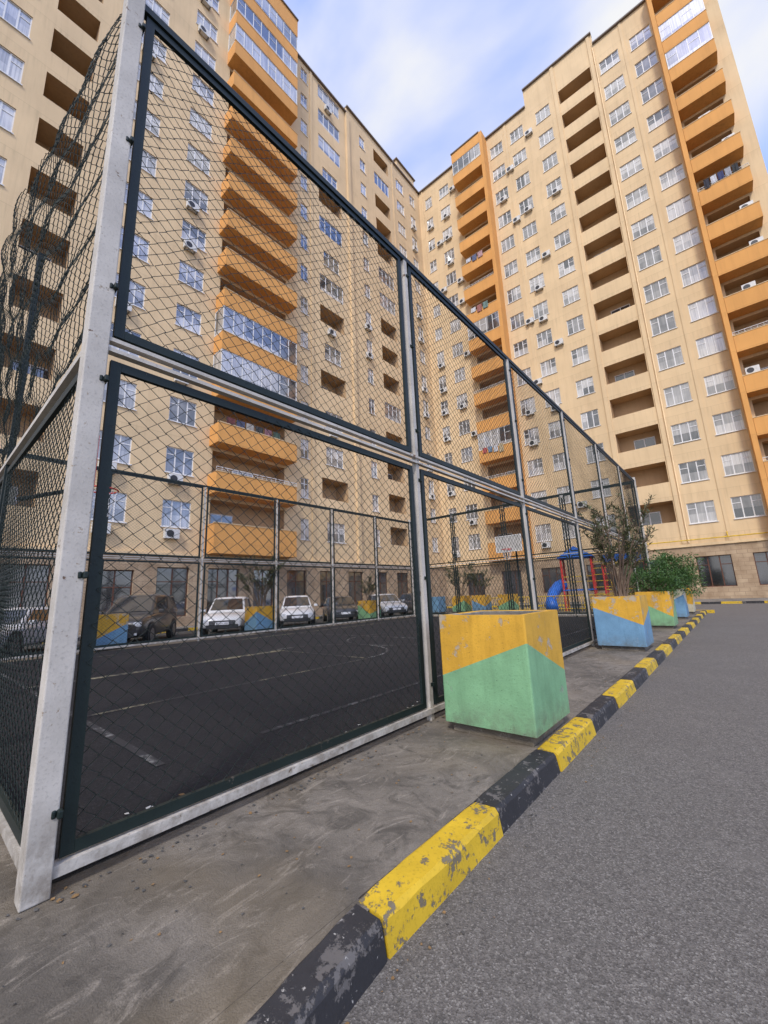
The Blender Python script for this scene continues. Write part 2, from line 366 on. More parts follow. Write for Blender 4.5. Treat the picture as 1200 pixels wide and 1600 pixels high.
for x in (X0,XB):
    rail('top_rail',(x,Y0+g,5.60),(x,YE-g,5.60),.06,.06,M_green)
    rail('middle_rail',(x+.02,Y0+g,2.915),(x+.02,YE-g,2.915),.05,.024,M_post)
    rail('middle_rail',(x+.02,Y0+g,2.85),(x+.02,YE-g,2.85),.05,.024,M_post)
    rail('base_rail',(x+.01,Y0+g,.222),(x+.01,YE-g,.222),.06,.05,M_post)
for y in (Y0,YE):
    xs=X0-g if y==YE else X0-2*SX
    rail('top_rail',(xs,y,5.60),(XB+g,y,5.60),.06,.06,M_green)
    rail('middle_rail',(X0-g,y,2.88),(XB+g,y,2.88),.06,.04,M_post)
    rail('base_rail',(X0-g,y,.222),(XB+g,y,.222),.06,.05,M_post)
# ---------------------------------------------------------------- buildings
Z1=6.65; FH=3.3; NF=15
def fl(k): return Z1-1.6+FH*k
def wall_grid(b,u0,u1,z0,tops,ops,y=0.,m=0):
    us={u0,u1}; zs={z0}
    for a,c,t in tops: us|={a,c}; zs.add(t)
    for o in ops: us|={o[0],o[1]}; zs|={o[2],o[3]}
    us=sorted(us); zs=sorted(zs)
    for i in range(len(us)-1):
        cu=(us[i]+us[i+1])/2; top=max([t for a,c,t in tops if a<=cu<=c] or [0])
        col=[o for o in ops if o[0]<cu<o[1]]
        run=None
        for j in range(len(zs)-1):
            cz=(zs[j]+zs[j+1])/2
            solid=cz<top and not any(o[2]<cz<o[3] for o in col)
            if solid and run is None: run=zs[j]
            if (not solid) and run is not None:
                b.quad((us[i],y,run),(us[i+1],y,run),(us[i+1],y,zs[j]),(us[i],y,zs[j]),m); run=None
        if run is not None: b.quad((us[i],y,run),(us[i+1],y,run),(us[i+1],y,zs[-1]),(us[i],y,zs[-1]),m)
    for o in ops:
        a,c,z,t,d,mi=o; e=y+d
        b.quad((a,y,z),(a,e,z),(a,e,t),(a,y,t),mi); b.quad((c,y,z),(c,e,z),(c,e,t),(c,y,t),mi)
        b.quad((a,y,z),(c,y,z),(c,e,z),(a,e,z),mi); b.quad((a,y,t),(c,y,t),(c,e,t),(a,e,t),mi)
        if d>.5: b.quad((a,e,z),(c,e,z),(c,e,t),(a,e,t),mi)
def window_meshes(w,h,n,frame_m,glass_m,transom=True,name='window'):
    f=MB(); t=.055; y0,y1=.07,.13; x0,x1=-w/2,w/2
    f.box(x0,x0+t,y0,y1,0,h); f.box(x1-t,x1,y0,y1,0,h); f.box(x0+t,x1-t,y0,y1,0,t); f.box(x0+t,x1-t,y0,y1,h-t,h)
    for i in range(1,n):
        c=x0+w*i/n; f.box(c-.035,c+.035,y0+.003,y1,t,h-t)
    if transom:
        for i in range(n):
            if n==1 or i%2==0 or n==2:
                c0=x0+w*i/n+.036; c1=x0+w*(i+1)/n-.036
                if i==0: c0=x0+t
                if i==n-1: c1=x1-t
                f.box(c0,c1,y0+.006,y1,h*.70,h*.70+.05)
    s=MB(); s.box(x0-.06,x1+.06,-.07,.08,-.06,-.003)
    g=MB(); g.box(x0+.02,x1-.02,.10,.115,.02,h-.02)
    return g.mesh(name+'_pane',[glass_m]),f.mesh(name+'_frame',[frame_m]),s.mesh(name+'_sill',[M_white])
WM={}
def wm(w,h,n,fm=None,gm=None):
    k=(w,h,n,(fm or M_white).name)
    if k not in WM: WM[k]=window_meshes(w,h,n,fm or M_white,gm or M_glass)
    return WM[k]
def joined(name,items,mats,parent,**kw):
    V=[];F=[];MI=[];base=0; mm=[]
    for me,loc in items:
        n=len(me.vertices); a=np.empty(n*3); me.vertices.foreach_get('co',a); a=a.reshape(-1,3)+np.array(loc); V.append(a)
        mat=me.materials[0]
        if mat not in mm: mm.append(mat)
        for p in me.polygons: F.append([base+i for i in p.vertices]); MI.append(mm.index(mat))
        base+=n
    me=bpy.data.meshes.new(name); me.from_pydata([tuple(v) for v in np.concatenate(V)],[],F)
    for m in mm: me.materials.append(m)
    me.polygons.foreach_set('material_index',MI); return obj(name,me,parent,**kw)
def balcony_mesh(u0,u1,pj=1.2,ph=1.12,th=.12,m=None):
    b=MB(); w=u1-u0; 
    b.box(0,w,-pj,.0,-.22,0)
    b.box(0,w,-pj,-pj+th,.001,ph); b.box(0,th,-pj+th,0,.001,ph); b.box(w-th,w,-pj+th,0,.001,ph)
    b.box(-.03,w+.03,-pj-.03,-pj+th+.02,ph,ph+.05,1)
    return b.mesh('balcony',[m or M_orange,M_cream])
def glazing_mesh(w,h,pj=1.2,n=7):
    b=MB(); y=-pj+.04
    b.box(.0,w,y,y+.06,0,.06); b.box(0,w,y,y+.06,h-.06,h)
    for i in range(n+1):
        c=min(max(w*i/n,.03),w-.03); b.box(c-.03,c+.03,y+.002,y+.058,.06,h-.06)
        if i<n and i%2==0: b.box(c+.031,w*(i+1)/n-.031,y+.004,y+.056,h*.62,h*.62+.05)
    for x in (.03,w-.03): 
        b.box(x-.03,x+.03,-.06,0,0,h); b.box(x-.03,x+.03,y+.06,-.06,h-.06,h); b.box(x-.03,x+.03,y+.06,-.06,0,.06)
    b.box(.05,w-.05,y+.02,y+.03,.05,h-.05,1); b.box(.025,.035,y+.06,-.02,.05,h-.05,1); b.box(w-.035,w-.025,y+.06,-.02,.05,h-.05,1)
    return b.mesh('glazing',[M_white,M_glass])
def door_mesh(w=1.6):
    b=MB(); b.box(-w/2,w/2,0,.05,.02,2.15,0); 
    b.box(-w/2+.07,-.04,-.012,-.001,.1,2.07,1); b.box(.04,w/2-.07,-.012,-.001,.75,2.07,1)
    return b.mesh('balcony_door',[M_white,M_gdark])
DM=door_mesh()
def rail_mesh(w):
    b=MB(); 
    b.tube([(0,-1.16,1.42),(w,-1.16,1.42)],.025,6); b.tube([(0,-1.16,1.27),(w,-1.16,1.27)],.012,5)
    n=int(w/.35)
    for i in range(n+1): b.tube([(w*i/n,-1.16,1.12),(w*i/n,-1.16,1.42)],.012,5)
    return b.mesh('railing',[M_white])
def building(root,u0,u1,tops,wincols,logg,bays,shops,strips,depth=14):
    ops=[];wins=[];lg=[]
    for (u,w,ks) in wincols:
        for k in (ks or range(NF)):
            z=fl(k)+.82; ops.append((u-w/2,u+w/2,z,z+1.62,.16,0)); wins.append((u,z,w,1.62))
    for (a,c,ks) in logg:
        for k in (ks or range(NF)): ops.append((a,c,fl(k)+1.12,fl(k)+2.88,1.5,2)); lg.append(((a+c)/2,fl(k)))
    for bay in bays:
        a,c=bay['u']
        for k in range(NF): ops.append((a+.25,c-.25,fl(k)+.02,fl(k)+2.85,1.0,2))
    b=MB(); wall_grid(b,u0,u1,4.3,tops,ops,0,0)
    for (a,c,t) in tops:
        b.quad((a,0,t),(c,0,t),(c,depth,t),(a,depth,t),0); 
    hs=[(u0,0,tops[0][2])]+[(tops[i][1],min(tops[i][2],tops[i+1][2]),max(tops[i][2],tops[i+1][2])) for i in range(len(tops)-1)]+[(u1,0,tops[-1][2])]
    for u,za,zb in hs:
        if zb>za: b.quad((u,0,za),(u,depth,za),(u,depth,zb),(u,0,zb),0)
    b.quad((u0,depth,0),(u1,depth,0),(u1,depth,54),(u0,depth,54),0)
    obj('wall',b.mesh('wall',[M_cream,M_orange,M_inner]),root)
    for (a,c,t) in tops:
        b=MB(); b.box(a-.02,c+.02,-.22,.35,t+.003,t+.16); obj('roof_edge',b.mesh('roof_edge',[M_roof]),root)
    for (a,c,pr,mt) in strips:
        t=[t for p,q_,t in tops if p<=(a+c)/2<=q_][0]
        b=MB(); b.box(a,c,-pr,.02,4.31,t-.05); obj('pilaster',b.mesh('pilaster',[mt]),root)
    for j,(u,z) in enumerate(lg):
        if j%2==0 and len(lg)<80: obj('loggia_door',DM,root,(u+(.3 if j%4 else -.3),1.44,z+.2))
    b=MB(); sops=[(u-w/2,u+w/2,z0,z1,.3,0) for (u,w,z0,z1) in shops]
    wall_grid(b,u0,u1,0,[(u0,u1,4.1)],sops,-.08,0); 
    b.box(u0,u1,-.20,0,4.1,4.3,1); b.quad((u0,-.08,0),(u0,1,0),(u0,1,4.1),(u0,-.08,4.1)); b.quad((u1,-.08,0),(u1,1,0),(u1,1,4.1),(u1,-.08,4.1))
    obj('ground_storey',b.mesh('ground_storey',[M_stone,M_cream]),root)
    for (u,w,z0,z1) in shops:
        p,f,s=wm(w,z1-z0,3 if w>1.9 else 2,M_brown,M_gdark)
        o=obj('shop_window',p,root,(u,.02,z0)); obj('frame',f,o)
    Minv=Matrix.Translation(root.location)@root.rotation_euler.to_matrix().to_4x4()
    def key(wd):
        p=Minv@Vector((wd[0],0,wd[1]+.8)); v=R.transposed()@(p-Vector((0,0,1.38)))
        if v.z>=0: return 1e6
        px=600+632*v.x/-v.z; py=800-632*v.y/-v.z
        return (p-Vector((0,0,1.38))).length+(0 if -20<px<1220 and -20<py<1620 else 1e4)
    wins.sort(key=key); rest=[]
    for i,(u,z,w,h) in enumerate(wins):
        n=3 if w>1.3 else (2 if w>.7 else 1)
        p,f,s=wm(w,h,n)
        if i<100:
            o=obj('window',p,root,(u,0,z)); obj('frame',f,o); obj('sill',s,o)
        else: rest+= [(p,(u,0,z)),(f,(u,0,z)),(s,(u,0,z))]
    if rest: joined('windows',rest,None,root,kind='stuff')
    for bay in bays:
        a,c=bay['u']; w=c-a; bm=balcony_mesh(a,c); gm=glazing_mesh(w-.02,FH-.22-1.17-.002,n=bay.get('n',7)); rm=rail_mesh(w)
        for k in range(NF):
            o=obj('balcony',bm,root,(a,0,fl(k)))
            if k in bay['gl']: obj('glazing',gm,o,(.01,0,1.17))
            elif k in bay['rl']: obj('railing',rm,o)
            obj('door',DM,o,(w*(.25+.12*((k*7)%5)),.94,0))
        t=[t for p,q_,t in tops if p<=(a+c)/2<=q_][0]
        b=MB(); b.box(a,c,-1.2,0,fl(NF)-.22,t+.25); b.box(a-.05,c+.05,-1.3,0,t+.253,t+.4,1); obj('bay_top',b.mesh('bay_top',[M_orange,M_roof]),root)
        b=MB(); b.box(a,c,-1.2,0,4.32,fl(0)-.222); obj('bay_base',b.mesh('bay_base',[M_orange]),root)
        for (p,q_) in bay['piers']:
            b=MB(); b.box(p,q_,-1.26,-.003,4.31,t+.2); obj('pier',b.mesh('pier',[M_orange]),root)
rootR=empty('apartment_building',(0,39.4,0),0,label='tall cream apartment block with orange balconies and a stepped roofline',category='building')
building(rootR,-24.7,6.9,[(-24.7,-9.6,55.45),(-9.6,-2.3,57.9),(-2.3,6.9,56.4)],
  [(-23.2,1.0,None),(-20.8,1.4,None),(-13.4,1.5,None),(-10.9,1.5,None),(-7.9,1.5,None),(-1.24,1.7,None),(1.45,1.7,None)],
  [(-6.1,-2.9,None)],
  [dict(u=(-18.7,-14.9),gl=[3,7,14],rl=[2,5,9],piers=[(-14.88,-14.5)],n=5),dict(u=(2.75,5.9),gl=[13,12],rl=[1,4,8],piers=[(2.42,2.73)],n=4)],
  [(-1.1,2.1,1.0,3.3),(2.2,2.1,1.0,3.3),(-5,2.0,1.0,3.3),(-9,2.0,1.0,3.3),(-13,2,1,3.3),(-17,2.0,.2,3.3),(-21,2.0,1.,3.3)],
  [(-6.55,-6.2,.10,M_cream),(-2.8,-2.5,.10,M_cream),(-12.3,-12.0,.06,M_cream),(.0,.25,.06,M_cream),(-24.2,-24.0,.08,M_cream)])
rootL=empty('apartment_building',(-24.7,0,0),math.pi/2,label='long cream apartment block with orange balcony bay above parked cars',category='building')
building(rootL,-14,39.4,[(-14,18.6,56.2),(18.6,25.5,54.4),(25.5,39.4,55.45)],
  [(-8,1.6,None),(-3.6,1.6,None),(-.2,1.6,None),(6.5,1.65,None),(10.0,1.65,None),(19.6,.8,None),(22.9,2.0,[0,2,3,5,8,11]),(28.0,.9,None),(35,1.5,None),(37.7,1.1,None)],
  [(1.5,3.5,None),(21.4,24.4,[k for k in range(NF) if k not in (0,2,3,5,8,11)]),(30.0,32.7,None),(-6.6,-4.9,None)],
  [dict(u=(11.75,17.9),gl=[3,4,12,13,14],rl=[1],piers=[],n=8)],
  [(7.1,1.7,.2,3.3),(10.0,1.8,.7,3.5),(13.1,2.1,.7,3.5),(16.0,1.6,.7,3.5),(18.8,1.8,.7,3.5),(21.8,1.6,.7,3.5),(25,1.8,.7,3.5),(28.3,1.8,.2,3.5),(31.5,1.8,.7,3.5),(35,1.8,.7,3.5),(3.5,1.8,.7,3.5),(0,1.8,.7,3.5),(-4,1.8,.7,3.5)],
  [(5.0,5.3,.10,M_cream),(20.3,20.6,.08,M_cream),(25.3,25.7,.25,M_cream),(33.4,33.7,.08,M_cream)])
for u,w,ks in ((22.9,2.98,(7,9,12,13,14)),(31.35,2.68,(4,8,9,13))):
    for k in ks:
        p,f,s=wm(w,1.74,4); o=obj('loggia_glazing',p,rootL,(u,-.02,fl(k)+1.13)); obj('frame',f,o)
b=MB(); b.box(35.2,39.0,.4,4,55.46,57.8); b.box(35.0,39.2,.2,4.2,57.802,57.95,1); obj('stair_head',b.mesh('stair_head',[M_cream,M_roof]),rootL)
b=MB(); b.tube([(-8,-.32,4.6),(6.5,-.32,4.6)],.04,8); b.tube([(-.0,-.32,4.6),(-.0,-.32,4.9),(-.0,-.02,5.0)],.04,8)
obj('gas_pipe',b.mesh('gas_pipe',[M_yel],True),rootR)
b=MB(); b.tube([(-2.38,-.1,4.3),(-2.38,-.1,56)],.05,8); obj('downpipe',b.mesh('downpipe',[M_cream],True),rootR)
# ---------------------------------------------------------------- air conditioners
b=MB(); b.box(-.4,.4,-.34,-.04,0,.55)
n=20
ring=[(-.12+.21*math.cos(2*math.pi*i/n),-.345,.275+.21*math.sin(2*math.pi*i/n)) for i in range(n)]; b.poly(ring,1)
b.box(-.33,-.27,-.33,.0,-.05,-.001,2); b.box(.27,.33,-.33,.0,-.05,-.001,2)
acm=b.mesh('air_conditioner',[M_acw,M_dark,M_conc])
def ac(root,u,y,z):
    p=Matrix.Translation(root.location)@root.rotation_euler.to_matrix().to_4x4()@Vector((u,y,z))
    o=obj('air_conditioner',acm,None,p,root.rotation_euler,label='white air conditioner outdoor unit mounted on cream facade',category='air conditioner',group='air conditioners on the facades')
r2=random.Random(3)
for u,pr in ((-13.4,.5),(-10.9,.75),(-20.8,.6),(-23.2,.6),(-7.9,.12)):
    for k in range(NF):
        if r2.random()<pr: ac(rootR,u+(.2 if r2.random()<.6 else 1.35),0,fl(k)+(.12 if r2.random()<.6 else .5))
for u,pr in ((6.5,.3),(10.0,.4),(28,.2),(35,.55),(37.7,.6),(22.9,.3)):
    for k in range(NF):
        if r2.random()<pr: ac(rootL,u-.3,0,fl(k)+.1)
for k in (2,3,5,6,7,9,10): ac(rootR,r2.choice([3.4,4.3,5.3]),-.2,fl(k)+1.2+.2)
def laundry(root,u,y,z,w,cols):
    b=MB(); x=0
    for i,c in enumerate(cols):
        ww=w/len(cols)*.82; h=random.uniform(.5,.9); n=5
        for j in range(n):
            a=x+ww*j/n; c2=x+ww*(j+1)/n; ya=.03*math.sin(j*2.1+i); yb=.03*math.sin((j+1)*2.1+i)
            b.quad((a,ya,-h),(c2,yb,-h),(c2,yb*.3,0),(a,ya*.3,0),i)
        x+=w/len(cols)
    b.tube([(-.1,0,0),(w+.1,0,0)],.008,4,0)
    me=b.mesh('laundry',[m_simple('cloth_%d'%random.randint(0,9999),c,.9) for c in cols])
    p=Matrix.Translation(root.location)@root.rotation_euler.to_matrix().to_4x4()@Vector((u,y,z))
    obj('laundry',me,None,p,root.rotation_euler,label='washed clothes drying on a line along an orange balcony',category='laundry',group='laundry on the balconies')
laundry(rootR,3.2,-1.25,fl(8)+1.9,2.2,[(.03,.03,.04),(.5,.5,.52),(.04,.05,.12),(.3,.3,.32),(.03,.03,.03)])
laundry(rootR,-18.2,-1.28,fl(3)+1.3,2.4,[(.35,.08,.07),(.15,.22,.3),(.5,.5,.5),(.4,.33,.2)])
laundry(rootR,-18.0,-1.28,fl(10)+1.6,2.2,[(.5,.5,.52),(.1,.12,.2),(.4,.25,.25)])
laundry(rootR,-18.0,-1.28,fl(8)+1.6,2.2,[(.5,.5,.5),(.3,.12,.1),(.13,.2,.18)])
laundry(rootL,12.4,-.95,fl(2)+1.75,4.3,[(.12,.04,.04),(.06,.07,.12),(.3,.28,.25),(.04,.04,.04),(.2,.1,.12),(.05,.08,.06)])
# ---------------------------------------------------------------- planters
def planter_body(lines,low,high,w=.86,h=1.04):
    b=MB(); a=w/2; zb=.085; t=.075
    C=[(-a,-a),(a,-a),(a,a),(-a,a)]
    for i in range(4):
        p=C[i];q_=C[(i+1)%4]; n=6
        for j in range(n):
            f0=j/n;f1=(j+1)/n
            L0=lines[i]+(lines[(i+1)%4]-lines[i])*f0; L1=lines[i]+(lines[(i+1)%4]-lines[i])*f1
            P=lambda f,z:(p[0]+(q_[0]-p[0])*f,p[1]+(q_[1]-p[1])*f,z)
            b.quad(P(f0,zb),P(f1,zb),P(f1,zb+(h-zb)*L1),P(f0,zb+(h-zb)*L0),0)
            b.quad(P(f0,zb+(h-zb)*L0),P(f1,zb+(h-zb)*L1),P(f1,h),P(f0,h),1)
        ip=(p[0]*(1-2*t/w),p[1]*(1-2*t/w)); iq=(q_[0]*(1-2*t/w),q_[1]*(1-2*t/w))
        b.quad((*p,h),(*q_,h),(*iq,h),(*ip,h),1); b.quad((*ip,h),(*iq,h),(*iq,h-.25),(*ip,h-.25),2)
    b.quad(*[(x,y,zb) for x,y in C],0)
    return b.mesh('planter_body',[low,high,M_conc])
bp=MB(); bp.box(-.375,.375,-.375,.375,0,.084); base_me=bp.mesh('planter_base',[M_pave])
bs=MB()
for i in range(8):
    for j in range(8):
        P=lambda i,j:(-.36+.09*i,-.36+.09*j,.93+.02*math.sin(i*2.3+j*1.7))
        bs.quad(P(i,j),P(i+1,j),P(i+1,j+1),P(i,j+1))
soil_me=bs.mesh('soil',[M_soil])
def planter(x,y,lines,low,high,label,rz=0,z=.13,soil=True):
    r=empty('planter',(x,y,z),rz,label=label,category='planter',group='painted concrete planters')
    o=obj('box',planter_body(lines,low,high),r)
    bv=o.modifiers.new('w','WELD'); bv.merge_threshold=.0005
    bevel(o,.014,2)
    obj('base',base_me,r)
    so_=obj('soil',soil_me,r)
    if not soil: so_.location=(0,0,-.12)
    return r
px=-1.845
planter(px,3.87,(.42,.76,.40,.55),M_pg,M_py,'empty concrete planter painted yellow over mint green',soil=False)
planter(-1.93,9.75,(.78,.42,.7,.3),M_pb,M_py,'concrete planter painted yellow over blue holding a leggy shrub')
planter(-1.95,14.6,(.75,.25,.8,.3),M_pg,M_py,'concrete planter painted green and yellow beside the kerb')
planter(-1.95,18.3,(.3,.8,.35,.7),M_pb,M_pw,'concrete planter painted blue and cream with round bush')
planter(-1.95,21.4,(.5,.3,.6,.4),M_pw,M_py,'concrete planter painted yellow and cream at the kerb end')
back=[(-14.9,4.2,M_pb,M_py,(.7,.25,.7,.3)),(-14.95,9.55,M_pb,M_py,(.3,.8,.3,.5)),(-14.95,16.1,M_pg,M_py,(.8,.3,.5,.5)),(-14.9,22.4,M_pb,M_pb,(.5,.5,.5,.5)),(-13.4,23.0,M_pg,M_py,(.3,.7,.3,.5)),(-12.0,23.0,M_pb,M_py,(.7,.3,.6,.5)),(-10.3,23.0,M_pg,M_py,(.3,.7,.3,.5))]
for (x,y,l,h,ln) in back: planter(x+.0,y,ln,l,h,'painted concrete planter standing between the court cage and parking',z=.13)
# ---------------------------------------------------------------- plants
def m_leaf(name,c):
    t=NT(name); n=t.noise(5,detail=3); n2=t.noise(40,detail=2)
    col=t.mix(t.ramp(n,.3,.7),sc(c,.45),sc(c,1.5)); col=t.mix(t.ramp(n2,.4,.7,0,.5),col,(c[0]*1.6,c[1]*1.25,c[2]*.8))
    return t.done(col,.5,spec=.4)
M_leaf=m_leaf('oleander_leaf',(.075,.090,.038)); M_leaf2=m_leaf('dense_bush_leaf',(.050,.115,.026)); M_stem=m_simple('woody_stem',(.15,.10,.065),.85)
def leaf(b,p,d,L,w):
    d=d.normalized(); s=d.cross(Vector((0,0,1)))
    if s.length<.1: s=Vector((1,0,0))
    s.normalize(); s=(s+Vector((random.uniform(-.5,.5),random.uniform(-.5,.5),random.uniform(-.6,.6)))).normalized()*w/2
    m=p+d*L*.5+Vector((0,0,.06*L)); e=p+d*L-Vector((0,0,.12*L))
    b.quad(tuple(p),tuple(m+s),tuple(e),tuple(m-s))
def oleander(h=1.7,spread=.75,ns=15,seed=1,dens=1.):
    random.seed(seed); st=MB(); lf=MB()
    for i in range(ns):
        a=random.uniform(0,6.28); r0=random.uniform(0,.15); p=Vector((r0*math.cos(a),r0*math.sin(a),0)); out=random.uniform(.15,1)*spread
        hh=h*random.uniform(.6,1.05); pts=[]
        for j in range(7):
            t=j/6; pts.append(p+Vector((math.cos(a)*out*t**1.3,math.sin(a)*out*t**1.3,hh*t))+Vector((random.uniform(-.03,.03),random.uniform(-.03,.03),0)))
        st.tube(pts,[.016*(1-.7*j/6) for j in range(7)],5)
        for tw in range(random.randint(4,7)):
            t=random.uniform(.4,1); k=int(t*5.99); q_=pts[k].lerp(pts[min(k+1,6)],t*5.99-k)
            d=Vector((math.cos(a+random.uniform(-1.4,1.4)),math.sin(a+random.uniform(-1.4,1.4)),random.uniform(.5,1.6))).normalized()
            ln=random.uniform(.2,.5); e=q_+d*ln; st.tube([q_,q_+d*ln*.5+Vector((0,0,.01)),e],[.007,.005,.003],4)
            for l_ in range(int(random.randint(14,26)*dens)):
                s=random.uniform(.2,1.05); lp=q_+d*ln*s
                ld=(d*.6+Vector((random.uniform(-1,1),random.uniform(-1,1),random.uniform(-.4,.9)))).normalized(); leaf(lf,lp,ld,random.uniform(.09,.15),.024)
    return st.mesh('stems',[M_stem],True),lf.mesh('leaves',[M_leaf])
def bush(rx=.62,rz=.55,n=5200,seed=5):
    random.seed(seed); st=MB(); lf=MB()
    bl=[(Vector((random.gauss(0,.42)*rx,random.gauss(0,.42)*rx,rz*(.75+random.uniform(-.45,.6)))),random.uniform(.22,.36)) for _ in range(15)]
    for c,r in bl: st.tube([(0,0,-.05),tuple(c*.5),tuple(c)],[.02,.014,.006],5)
    for i in range(n):
        c,r=random.choice(bl); d=Vector((random.gauss(0,1),random.gauss(0,1),random.gauss(0,1))).normalized(); rr=r*random.uniform(.55,1.08)
        p=c+d*rr; leaf(lf,p,(d+Vector((random.uniform(-.7,.7),random.uniform(-.7,.7),random.uniform(-.3,.7)))),random.uniform(.045,.075),.032)
    return st.mesh('stems',[M_stem],True),lf.mesh('leaves',[M_leaf2])
def plant(x,y,z,ms,label,rz=0,s=1.):
    r=empty('shrub',(x,y,z),rz,label=label,category='shrub',group='shrubs in the planters'); r.scale=(s,s,s)
    obj('stems',ms[0],r); obj('foliage',ms[1],r); return r
O1=oleander(1.95,.95,24,1,1.1); O2=oleander(1.5,.65,14,2,1.3); B1=bush(.72,.6,6500,5); B2=bush(.8,.6,5500,8)
plant(-1.93,9.75,1.06,O1,'leggy sparse oleander shrub growing from blue and yellow planter')
plant(-1.95,14.6,1.06,B2,'low sprawling green bush in a green planter',0,1.0)
plant(-1.95,18.3,1.06,B1,'round dense green bush in a blue and cream planter',1,1.35)
plant(-1.95,21.4,1.06,B2,'round dense green bush at the kerb end planter',2,1.5)
plant(-14.95,9.55,1.06,O2,'bushy oleander in planter in front of parked cars',1,1.25)
plant(-14.95,16.1,1.06,O2,'small oleander in green planter beside court cage',2,.8)
plant(-13.4,23.0,1.06,O2,'oleander shrub in planter beyond the court cage',3,1.3)
plant(-12.0,23.0,1.06,O2,'oleander shrub in planter beyond the court cage',4,1.0)
# ---------------------------------------------------------------- basketball hoops
M_board=m_simple('faded_backboard',(.42,.40,.36),.6)
def hoop(x,y,rz,label,post=True):
    r=empty('basketball_hoop',(x,y,.135),rz,label=label,category='basketball hoop',group='basketball hoops')
    b=MB()
    if post: b.tube([(0,0,0),(0,0,3.0),(0,-.25,3.2),(0,-.75,3.25)],.045,10)
    else: b.tube([(0,-.1,2.75),(0,-.72,3.0)],.03,8)
    obj('arm',b.mesh('arm',[M_green],True),r)
    b=MB(); w=.62; z0,z1=2.95,3.7
    if post: b.box(-w,w,-.80,-.78,z0,z1)
    for (a,c,e,f) in ((-w,w,z0,z0+.04),(-w,w,z1-.04,z1),(-w,-w+.04,z0+.04,z1-.04),(w-.04,w,z0+.04,z1-.04)): b.box(a,c,-.812,-.801,e,f,1)
    obj('backboard',b.mesh('backboard',[M_board,M_acw if post else M_red]),r)
    b=MB(); n=20; b.tube([(.225*math.cos(6.2832*i/n),-1.05+.225*math.sin(6.2832*i/n),3.05) for i in range(n+1)],.012,6); b.box(-.05,.05,-.83,-.815,3.0,3.09); obj('rim',b.mesh('rim',[M_red],True),r)
    b=MB()
    for i in range(12):
        for s_ in (1,-1):
            a0=6.2832*i/12; P=[( (.22-.09*t)*math.cos(a0+s_*t*.9),-1.05+(.22-.09*t)*math.sin(a0+s_*t*.9),3.04-.4*t) for t in (0,.33,.66,1)]; b.tube(P,.003,3,cap=False)
    obj('net',b.mesh('net',[M_white]),r)
hoop(-7.6,18.4,0,'faded basketball backboard with red rim on a bent pole')
hoop(-7.3,.75,math.pi,'basketball rim on a bracket fixed to the cage end',False)
# ---------------------------------------------------------------- playground
r=empty('playground_tower',(-6.9,26.0,0),.2,label='red and blue playground climbing tower with curved slide',category='playground')
b=MB()
for x in (-1,.6):
    for y in (-.8,.8): b.tube([(x,y,0),(x,y,3.2)],.06,8)
obj('posts',b.mesh('posts',[M_red],True),r)
b=MB(); b.box(-1.05,.65,-.85,.85,1.2,1.28); obj('deck',b.mesh('deck',[M_blue]),r)
b=MB(); b.poly([(-1.2,-1,3.1),(.8,-1,3.1),(-.2,-1,3.75)]); b.poly([(-1.2,1,3.1),(.8,1,3.1),(-.2,1,3.75)]); b.quad((-1.2,-1,3.1),(-1.2,1,3.1),(-.2,1,3.75),(-.2,-1,3.75)); b.quad((.8,-1,3.1),(.8,1,3.1),(-.2,1,3.75),(-.2,-1,3.75))
obj('roof',b.mesh('roof',[M_blue]),r)
b=MB(); pts=[(-1.1,-.2,1.6),(-1.3,-.5,1.5),(-1.6,-.9,1.1),(-1.7,-1.4,.6),(-1.6,-2,.3)]; b.tube(pts,.32,12); obj('slide',b.mesh('slide',[M_blue],True),r)
b=MB()
for z in np.arange(.3,3,.35): b.tube([(.6,-.8,z),(1.5,-.8,z)],.025,6)
b.tube([(1.5,-.8,0),(1.5,-.8,2.9)],.05,8)
for z in (1.7,2.0): b.tube([(-1,-.8,z),(.6,-.8,z)],.025,6)
obj('ladder',b.mesh('ladder',[M_yel],True),r)
r=empty('climbing_frame',(-4.6,25.4,0),.1,label='red and yellow metal climbing frame with blue panel',category='playground')
b=MB()
for x in (-1,1): b.tube([(x,0,0),(x,0,2.6)],.05,8); b.tube([(x,1,0),(x,1,2.6)],.05,8); b.tube([(x,0,2.6),(x,1,2.6)],.04,8)
obj('posts',b.mesh('posts',[M_red],True),r)
b=MB()
for x in np.arange(-1,1.01,.33): b.tube([(x,0,2.6),(x,1,2.6)],.02,6)
b.tube([(-1,0,2.6),(1,0,2.6)],.04,8); b.tube([(-1,0,1.2),(1,0,1.2)],.03,8)
obj('bars',b.mesh('bars',[M_yel],True),r)
b=MB(); b.box(-.9,.9,-.03,.03,2.72,3.1); b.tube([(-.7,0,2.6),(-.7,0,2.75)],.03,6); b.tube([(.7,0,2.6),(.7,0,2.75)],.03,6); obj('panel',b.mesh('panel',[M_blue]),r)
r=empty('low_fence',(-11,24.2,0),0,label='low yellow metal fence around the playground',category='fence')
b=MB(); b.tube([(-3,0,.95),(8.5,0,.95)],.03,6); b.tube([(-3,0,.25),(8.5,0,.25)],.025,6); obj('rails',b.mesh('rails',[M_yel],True),r)
b=MB()
for x in np.arange(-3,8.51,.16): b.tube([(x,0,.1),(x,0,.95)],.012,5)
obj('bars',b.mesh('bars',[M_yel],True),r)
